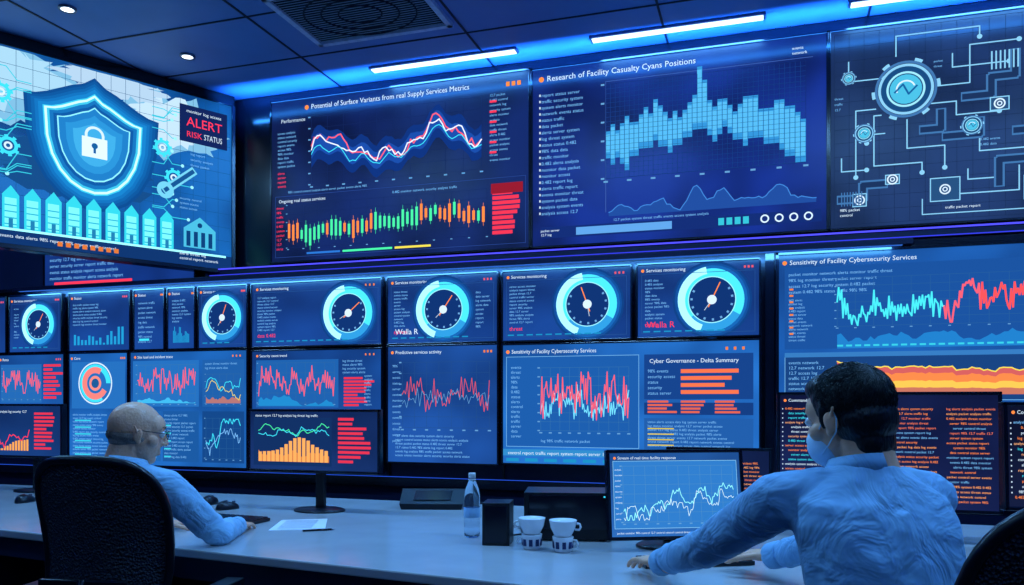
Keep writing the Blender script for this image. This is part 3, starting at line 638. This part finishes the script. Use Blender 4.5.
mb=MB(); mb.box((0,0,.001),(.21,.297,.002),M_paper); mb.box((.02,.01,.003),(.21,.297,.001),M_paper,Matrix.Rotation(.1,3,'Z'))
for i in range(14): mb.box((0,.12-.018*i,.0038),(.15,.003,.0003),M_blue)
mb.build('paper_sheets',P(-2.06,3.24),(0,0,.4))
mb=MB(); mb.tube([(-.07,0,.005),(.055,0,.005)],.0045,M_bezel); mb.tube([(.055,0,.005),(.07,0,.005)],[.004,.0008],M_metal); mb.build('ballpoint_pen',P(-1.88,3.12,DZ),(0,0,.6))
# ---------------------------------------------------------------- chairs
def chair(u,p,rz,name='office_chair',bw=.24,top=1.15):
    mb=MB(); zc=(top+.58)/2; hh=(top-.58)/2; yb=-.24
    def ydep(x,z): return yb+.07*(x/bw)**2-.06*((z-zc)/hh)*.6+.03*math.cos((z-zc)/hh*2.2)
    nx,nz=14,18
    for off in(0,-.012):
        vs=[];fs=[]
        for j in range(nz+1):
            t=-1+2*j/nz; t=max(-.999,min(.999,t)); hw=bw*(1-abs(t)**3.4)**(1/3.4)*(1-.06*(1-t)); z=zc+hh*t
            for i in range(nx+1):
                x=hw*(-1+2*i/nx); vs.append((x,ydep(x,z)+off,z))
        for j in range(nz):
            for i in range(nx): fs.append((j*(nx+1)+i,j*(nx+1)+i+1,(j+1)*(nx+1)+i+1,(j+1)*(nx+1)+i))
        mb.add(vs,fs,M_chair,True)
    out=[]
    for i in range(48):
        a=2*math.pi*i/48; c,s_=math.cos(a),math.sin(a); x=bw*math.copysign(abs(c)**.6,c); z=zc+hh*math.copysign(abs(s_)**.6,s_); x*=(1-.06*(1-(z-zc)/hh)); out.append((x,ydep(x,z)-.006,z))
    mb.tube(out,.015,M_chairf,10,True)
    mb.tube([(0,-.12,.40),(0,-.27,.43),(0,-.32,.58),(0,-.29,.78)],[.025,.025,.022,.014],M_chairf,8)
    mb.box((0,-.285,.76),(.30,.02,.035),M_chairf)
    vs=[];n=28
    prof=[(.0,.415),(.9,.415),(1.0,.43),(1.0,.455),(.93,.475),(.0,.468)]
    fs=[]
    for r,z in prof:
        for i in range(n):
            a=2*math.pi*i/n;c,s_=math.cos(a),math.sin(a); vs.append((.245*r*math.copysign(abs(c)**.55,c),.02+.235*r*math.copysign(abs(s_)**.55,s_),z))
    for j in range(len(prof)-1):
        for i in range(n): fs.append((j*n+i,j*n+(i+1)%n,(j+1)*n+(i+1)%n,(j+1)*n+i))
    mb.add(vs,fs,M_chair,True)
    for sx in(-1,1):
        mb.tube([(sx*.2,-.02,.41),(sx*.31,-.02,.42),(sx*.32,-.02,.68)],.014,M_chairf)
        mb.box((sx*.32,-.02,.695),(.07,.25,.03),M_chairf)
    mb.lathe([(.03,.12),(.03,.3),(.022,.3),(.022,.42)],M_metal)
    for k in range(5):
        a=2*math.pi*k/5+.3; c,s_=math.cos(a),math.sin(a)
        mb.tube([(0,0,.13),(.15*c,.15*s_,.11),(.29*c,.29*s_,.075)],[.028,.022,.016],M_chairf)
        mb.lathe([(0,-.012),(.026,-.012),(.028,-.006),(.028,.006),(.026,.012),(0,.012)],M_black,(.29*c,.29*s_,.028),R=Matrix.Rotation(a,3,'Z')@Matrix.Rotation(math.pi/2,3,'X'),n=16)
        mb.tube([(.29*c,.29*s_,.05),(.29*c,.29*s_,.08)],.01,M_chairf)
    return mb.build(name,(u,CAMY+p,0),(0,0,math.radians(rz)),bevel=.004)
chair(-2.12,2.30,10,top=1.16,bw=.235)
chair(.44,1.95,34,top=1.17)
# ---------------------------------------------------------------- people
def rotm(ax_x,ax_y,ax_z):
    m=Matrix.Identity(3); m.col[0]=ax_x; m.col[1]=ax_y; m.col[2]=ax_z; return m
def blob(name,prims,voxel,mat,parent,sm=5,loc=(0,0,0),rot=(0,0,0),disp=None):
    bm=bmesh.new()
    for p in prims:
        if p[0]=='e':
            R=p[3] if len(p)>3 else Matrix.Identity(3)
            M=Matrix.Translation(p[1])@R.to_4x4()@Matrix.Diagonal((*p[2],1))
            bmesh.ops.create_icosphere(bm,subdivisions=3,radius=1,matrix=M)
        elif p[0]=='c':
            a,ra,b,rb=Vector(p[1]),p[2],Vector(p[3]),p[4]; d=b-a; L=d.length
            q=d.normalized().to_track_quat('Z','Y').to_matrix().to_4x4()
            bmesh.ops.create_cone(bm,cap_ends=True,segments=16,radius1=ra,radius2=rb,depth=L,matrix=Matrix.Translation((a+b)/2)@q)
            for c,r in((a,ra),(b,rb)): bmesh.ops.create_icosphere(bm,subdivisions=2,radius=r*1.005,matrix=Matrix.Translation(c))
        elif p[0]=='l':
            rings=[];n=28
            for (c,rx,ry) in p[1]:
                rings.append([bm.verts.new((c[0]+rx*math.copysign(abs(math.cos(2*math.pi*i/n))**.85,math.cos(2*math.pi*i/n)),c[1]+ry*math.copysign(abs(math.sin(2*math.pi*i/n))**.85,math.sin(2*math.pi*i/n)),c[2])) for i in range(n)])
            for j in range(len(rings)-1):
                for i in range(n): bm.faces.new((rings[j][i],rings[j][(i+1)%n],rings[j+1][(i+1)%n],rings[j+1][i]))
            bm.faces.new(rings[0][::-1]); bm.faces.new(rings[-1])
    bmesh.ops.recalc_face_normals(bm,faces=bm.faces)
    me=bpy.data.meshes.new(name); bm.to_mesh(me); bm.free(); me.materials.append(mat)
    ob=bpy.data.objects.new(name,me); S.collection.objects.link(ob); ob.parent=parent; ob.location=loc; ob.rotation_euler=rot
    r=ob.modifiers.new('remesh','REMESH'); r.mode='VOXEL'; r.voxel_size=voxel; r.use_smooth_shade=True
    s_=ob.modifiers.new('smooth','SMOOTH'); s_.factor=.5; s_.iterations=sm
    if disp:
        t=bpy.data.textures.new('wrinkle','CLOUDS'); t.noise_scale=disp[0]; t.noise_depth=2
        d=ob.modifiers.new('disp','DISPLACE'); d.texture=t; d.strength=disp[1]; d.mid_level=.5
    return ob
def hand(name,wrist,d,up,side,mat,parent,curl=.35,sc=1.0):
    d=Vector(d).normalized(); up=Vector(up); up=(up-d*up.dot(d)).normalized(); s_=d.cross(up).normalized()
    if s_.dot(Vector(side))<0: s_=-s_
    w=Vector(wrist); R=rotm(s_,d,s_.cross(d))
    pr=[('c',w-d*.05,.027*sc,w+d*.01,.024*sc),('e',w+d*.048*sc,(.040*sc,.052*sc,.015*sc),R),('e',w+d*.078*sc,(.038*sc,.020*sc,.012*sc),R),('e',w+d*.03*sc+s_*.024*sc,(.018*sc,.032*sc,.015*sc),R)]
    for off,ln,sp in((.029,.072,.10),(.0095,.082,.03),(-.010,.076,-.05),(-.028,.060,-.14)):
        p=w+d*.086*sc+s_*off*sc; ang=curl*.4; dd=(d+s_*sp).normalized(); r=.0088*sc
        for k,fr in enumerate((.45,.3,.25)):
            v=(dd*math.cos(ang)-up*math.sin(ang)); q=p+v*ln*fr*sc; pr.append(('c',p,r,q,r*.9)); p=q; r*=.9; ang+=curl
    p=w+d*.03*sc+s_*.036*sc; ang=.1; r=.0105*sc
    for k,ln in enumerate((.034,.03,.024)):
        dd=(d*(.72+.14*k)+s_*(.66-.25*k)).normalized(); v=dd*math.cos(ang)-up*math.sin(ang); q=p+v*ln*sc; pr.append(('c',p,r,q,r*.9)); p=q;r*=.9;ang+=.12
    return blob(name,pr,.0032,mat,parent,2)
def ik(Sh,W,l1,l2,pole):
    Sh,W,pole=Vector(Sh),Vector(W),Vector(pole); d=W-Sh; L=min(d.length,l1+l2-.004); dn=d.normalized()
    a=(l1*l1-l2*l2+L*L)/(2*L); h=math.sqrt(max(0,l1*l1-a*a)); pl=(pole-dn*pole.dot(dn)).normalized()
    return Sh+dn*a+pl*h, Sh+dn*L
def person(name,u,p,heading,k,lean,lw,rw,lpole,rpole,headyaw,headpitch,shirt,skin,hair,mask=True,glasses=False,shadv=(0,0),seed=1,headfwd=.035,headdrop=0,hk=1.0):
    E=bpy.data.objects.new(name,None); S.collection.objects.link(E)
    E.location=(u,CAMY+p,0); E.rotation_euler=(0,0,math.radians(heading))
    inv=(Matrix.Translation(E.location)@Matrix.Rotation(math.radians(heading),4,'Z')).inverted()
    V=lambda *a: Vector(a)*k
    rr=random.Random(seed)
    fy=lambda z: lean*max(0,(z-.5)/.6)**1.15
    sl=[]; SL=[(.47,.15,.11),(.52,.178,.135),(.60,.172,.135),(.70,.168,.130),(.80,.172,.128),(.90,.186,.128),(.97,.195,.122),(1.02,.185,.105),(1.055,.14,.085),(1.085,.085,.07),(1.10,.07,.062)]
    for z,rx,ry in SL: sl.append((V(0,fy(z)-.01*(z>.85),z),rx*k,ry*k))
    pr=[('l',sl)]
    for i in range(22):
        a=rr.uniform(0,2*math.pi); z=rr.uniform(.58,.90); rx=.172;ry=.128
        a2=a+rr.uniform(-.45,.45); z2=min(1.0,z+rr.uniform(.10,.22)); r_=.015
        pr.append(('c',V(rx*math.cos(a),fy(z)+.97*ry*math.sin(a),z),r_*k,V(rx*1.04*math.cos(a2),fy(z2)+.97*ry*math.sin(a2),z2),r_*.7*k))
    pts=[V(.15*math.sin(t),fy(.97)-.128*math.cos(t)*.93-.006,.965-.01*math.cos(3*t)) for t in (-1.0,-.6,-.2,.2,.6,1.0)]
    for a_,b_ in zip(pts,pts[1:]): pr.append(('c',a_,.010*k,b_,.010*k))
    ends=[]
    for sx,wr,pole,adv in((-1,lw,lpole,shadv[0]),(1,rw,rpole,shadv[1])):
        Sh=V(sx*.185,fy(1.02)+adv,1.012); W=inv@Vector(wr)
        El,W2=ik(Sh,W,.30*k,.265*k,pole)
        pr+= [('c',V(sx*.10,fy(1.03)+adv*.5,1.025),.07*k,Sh,.068*k),('c',Sh,.068*k,Sh.lerp(El,.5),.061*k),('c',Sh.lerp(El,.5),.061*k,El,.052*k),('c',El,.052*k,El.lerp(W2,.45),.048*k),('c',El.lerp(W2,.45),.048*k,El.lerp(W2,.93),.037*k)]
        for A,B,ra,rb,ts in ((Sh,El,.067,.055,(.12,.3,.48,.66,.8,.9,.98)),(El,W2,.055,.040,(.06,.15,.27,.42,.6,.78))):
            ax=(B-A).normalized()
            for t in ts:
                tilt=Vector((rr.gauss(0,.4),rr.gauss(0,.4),rr.gauss(0,.4))); zz=(ax+tilt).normalized()
                q=zz.to_track_quat('Z','Y').to_matrix(); r_=(ra+(rb-ra)*t)*k*rr.uniform(1.03,1.08)
                pr.append(('e',A.lerp(B,t),(r_,r_,.014*k),q))
        ends.append((El,W2,sx))
    blob('shirt',pr,.0075,shirt,E,4,disp=(.10,.014))
    for El,W2,sx in ends:
        d=(W2-El).normalized(); mb=MB(); a=El.lerp(W2,.86); mb.tube([a,a+d*.025*k,a+d*.05*k],[.040*k,.0405*k,.039*k],shirt,16); mb.build('cuff',parent=E,bevel=.003)
    cz=1.085; mb=MB(); n=28
    vs=[];fs=[]
    for j,(rad,dz) in enumerate([(.062,-.014),(.062,.020),(.067,.026),(.080,-.010)]):
        for i in range(n):
            a=2*math.pi*i/n; vs.append(V(rad*math.cos(a),fy(1.07)+rad*1.0*math.sin(a)+headfwd*.35,cz+dz-.016*math.sin(a)))
    for j in range(3):
        for i in range(n): fs.append((j*n+i,j*n+(i+1)%n,(j+1)*n+(i+1)%n,(j+1)*n+i))
    mb.add(vs,fs,shirt,True); c=mb.build('collar',parent=E); so=c.modifiers.new('s','SOLIDIFY'); so.thickness=.003
    for El,W2,sx in ends:
        d=(W2-El).normalized(); dh=Vector((d.x,d.y,-.08)).normalized()
        hand('hand_left' if sx<0 else 'hand_right',W2,dh,(0,0,1),(-sx,0,0) if abs(dh.y)>.3 else (0,1,0),skin,E,.33,k*1.06)
    pr=[('e',V(0,-.01,.54),(.17*k,.14*k,.09*k))]
    for sx in(-1,1):
        pr+=[('c',V(sx*.09,0,.545),.088*k,V(sx*.13,.40,.53),.062*k),('c',V(sx*.13,.40,.53),.060*k,V(sx*.13,.40,.12),.045*k)]
    blob('trousers',pr,.011,M_trou,E,4)
    for sx in(-1,1): blob('shoe',[('e',V(sx*.13,.46,.05),(.046*k,.13*k,.042*k)),('e',V(sx*.13,.38,.07),(.042*k,.05*k,.06*k)),('e',V(sx*.13,.53,.038),(.046*k,.06*k,.034*k))],.008,M_shoe,E,2)
    H=bpy.data.objects.new('head_joint',None); S.collection.objects.link(H); H.parent=E
    H.location=V(0,fy(1.1)+headfwd,1.232-headdrop); H.rotation_euler=(math.radians(headpitch),0,math.radians(headyaw)); H.scale=(k*hk,k*hk,k*hk)
    pr=[('e',(0,-.012,.028),(.074,.094,.088)),('e',(0,.028,-.03),(.060,.062,.075)),('e',(0,.052,-.088),(.030,.028,.022)),('e',(0,.045,.035),(.062,.048,.05)),
        ('c',(0,.082,.018),.010,(0,.102,-.022),.013),('e',(.013,.094,-.026),(.010,.010,.008)),('e',(-.013,.094,-.026),(.010,.010,.008)),
        ('e',(0,.080,-.056),(.024,.012,.006)),('e',(0,.080,-.066),(.020,.012,.006)),
        ('c',(-.045,.07,.032),.009,(.045,.07,.032),.009),
        ('e',(.05,.05,-.02),(.02,.022,.022)),('e',(-.05,.05,-.02),(.02,.022,.022)),
        ('c',(0,-.028,-.05),.056,(0,-.045,-.165),.058)]
    blob('head',pr,.0045,skin,H,3)
    for sx in(-1,1):
        R=Matrix.Rotation(sx*-.40,3,'Z')@Matrix.Rotation(-.15,3,'X')
        blob('ear',[('e',(sx*.076,-.004,-.004),(.006,.016,.024),R),('e',(sx*.075,.002,-.026),(.006,.009,.010),R)]+[('c',Vector((sx*(.079+.004*math.sin(a/2)),-.004-.016*math.cos(a*.42-1.3),.000+.026*math.sin(a*.42-1.3+1.57)*1.0)),.0036,Vector((sx*(.079+.004*math.sin((a+1)/2)),-.004-.016*math.cos((a+1)*.42-1.3),.000+.026*math.sin((a+1)*.42-1.3+1.57))),.0036) for a in range(7)],.0022,skin,H,2)
        mb=MB(); mb.lathe([(0,-.0125),(.008,-.0096),(.0125,0),(.008,.0096),(0,.0125)],M_eye,n=16,cap=False); mb.build('eye',(sx*.032,.080,.010),parent=H)
        mb=MB(); mb.lathe([(0,.0),(.006,-.001)],M_iris,n=12,cap=False); mb.build('iris',(sx*.032,.0932,.010),(math.radians(90),0,0),parent=H)
        mb=MB(); mb.tube([(sx*.016,.092,.034),(sx*.032,.090,.040),(sx*.05,.078,.036)],[.002,.003,.0015],hair[1],6); mb.build('eyebrow',parent=H)
    if mask:
        blob('face_mask',[('e',(0,.050,-.052),(.060,.060,.056)),('e',(0,.072,-.035),(.036,.044,.03))],.004,M_mask,H,4)
        for sx in(-1,1):
            mb=MB(); mb.tube([(sx*.055,.055,-.03),(sx*.072,.02,-.0),(sx*.078,-.015,.022),(sx*.080,-.022,.0),(sx*.076,-.014,-.028),(sx*.064,.02,-.055),(sx*.052,.05,-.075)],.0016,M_mask,6); mb.build('mask_loop',parent=H)
    if glasses:
        mb=MB()
        for sx in(-1,1):
            mb.tube([(sx*.034+.022*math.cos(a*math.pi/10),.104-.003*abs(math.cos(a*math.pi/10)),.010+.016*math.sin(a*math.pi/10)) for a in range(20)],.0016,M_black,6,True)
            mb.tube([(sx*.056,.101,.014),(sx*.072,.08,.014),(sx*.080,.0,.014),(sx*.081,-.010,.006)],.0016,M_black,6)
        mb.tube([(-.012,.106,.014),(.012,.106,.014)],.0016,M_black,6); mb.build('eyeglasses',parent=H)
    if hair[0]=='full':
        pr=[('e',(0,-.016,.042),(.081,.097,.087)),('e',(0,-.042,-.005),(.075,.072,.072)),('e',(0,.034,.082),(.060,.054,.040)),('e',(0,-.056,-.060),(.058,.040,.050)),
            ('e',(.074,.016,.015),(.007,.010,.035)),('e',(-.074,.016,.015),(.007,.010,.035))]
        blob('hair',pr,.004,hair[1],H,5,disp=(.04,.004))
        ell=(Vector((0,-.016,.040)),Vector((.082,.099,.091))); nst=3400; L0=.038
    else:
        pr=[('e',(0,-.022,-.016),(.0735,.0775,.034)),('e',(0,-.045,-.038),(.058,.046,.024))]
        blob('hair',pr,.004,hair[1],H,3)
        ell=(Vector((0,-.022,-.012)),Vector((.0740,.0785,.042))); nst=1500; L0=.005
    cu=bpy.data.curves.new('hair_strands','CURVE'); cu.dimensions='3D'; cu.bevel_depth=.0008; cu.bevel_resolution=0; cu.materials.append(hair[1])
    for i in range(nst):
        th=rr.uniform(0,2*math.pi); ph=math.acos(rr.uniform(-.4,1)) if hair[0]=='full' else math.acos(rr.uniform(-.6,.65))
        n=Vector((math.sin(ph)*math.cos(th),math.sin(ph)*math.sin(th),math.cos(ph)))
        if n.y>.30 and n.z<.66: continue
        if hair[0]=='full' and abs(n.x)>.8 and n.y>-.1 and n.z<-.15: continue
        if hair[0]!='full' and n.y>.1: continue
        q=ell[0]+Vector((n.x*ell[1].x,n.y*ell[1].y,n.z*ell[1].z))*.985
        crown=Vector((.01,-.5,.86)); fl=(n-crown*n.dot(crown)); fl=fl.normalized() if fl.length>.05 else Vector((1,0,0))
        if n.z>.5: fl=(fl+Vector((.3,.7,0))).normalized()
        fl=(fl+Vector((rr.gauss(0,.14),rr.gauss(0,.14),rr.gauss(0,.08)))); fl=(fl-n*fl.dot(n)).normalized()
        L=L0*rr.uniform(.6,1.2)*(1.15 if n.z>.4 else .7); sp=cu.splines.new('POLY'); sp.points.add(3)
        for j in range(4):
            t=j/3; c=q+fl*L*t+n*(.0035*math.sin(t*2.6)*rr.uniform(.3,1.4))-n*(L*t)**2*5.2
            sp.points[j].co=(*c,1); sp.points[j].radius=1.2*(1-.75*t)
    o=bpy.data.objects.new('hair_strands',cu); S.collection.objects.link(o); o.parent=H
    return E
person('seated_operator_man',.325,2.05,30,1.08,.17,(-.35,CAMY+2.62,DZ+.035),(-.03,CAMY+2.78,DZ+.04),(-.5,0,-.8),(.6,-.1,-.8),22,-11,M_shirt,M_skin,('full',M_hair),True,False,(.07,.03),3,headfwd=.045,headdrop=.030,hk=1.03)
person('seated_operator_man',-2.37,2.38,-8,1.01,.12,(-2.56,CAMY+2.90,DZ+.035),(-2.18,CAMY+2.95,DZ+.035),(-.7,-.2,-.6),(.7,-.2,-.7),-34,-10,M_shirt2,M_skin2,('bald',M_hairg),False,True,(0,.04),5,headfwd=.05,headdrop=.025,hk=1.05)
# ---------------------------------------------------------------- world & camera
W=bpy.data.worlds.new('world'); S.world=W; W.use_nodes=True
W.node_tree.nodes['Background'].inputs[0].default_value=(.01,.03,.12,1); W.node_tree.nodes['Background'].inputs[1].default_value=.3
cd=bpy.data.cameras.new('camera'); cam=bpy.data.objects.new('camera',cd); S.collection.objects.link(cam)
cam.location=(0,CAMY,1.35); cam.rotation_euler=(math.radians(90),0,math.radians(17.5)); cd.sensor_width=36; cd.lens=28.125; cd.shift_y=.105; cd.clip_start=.05
S.camera=cam
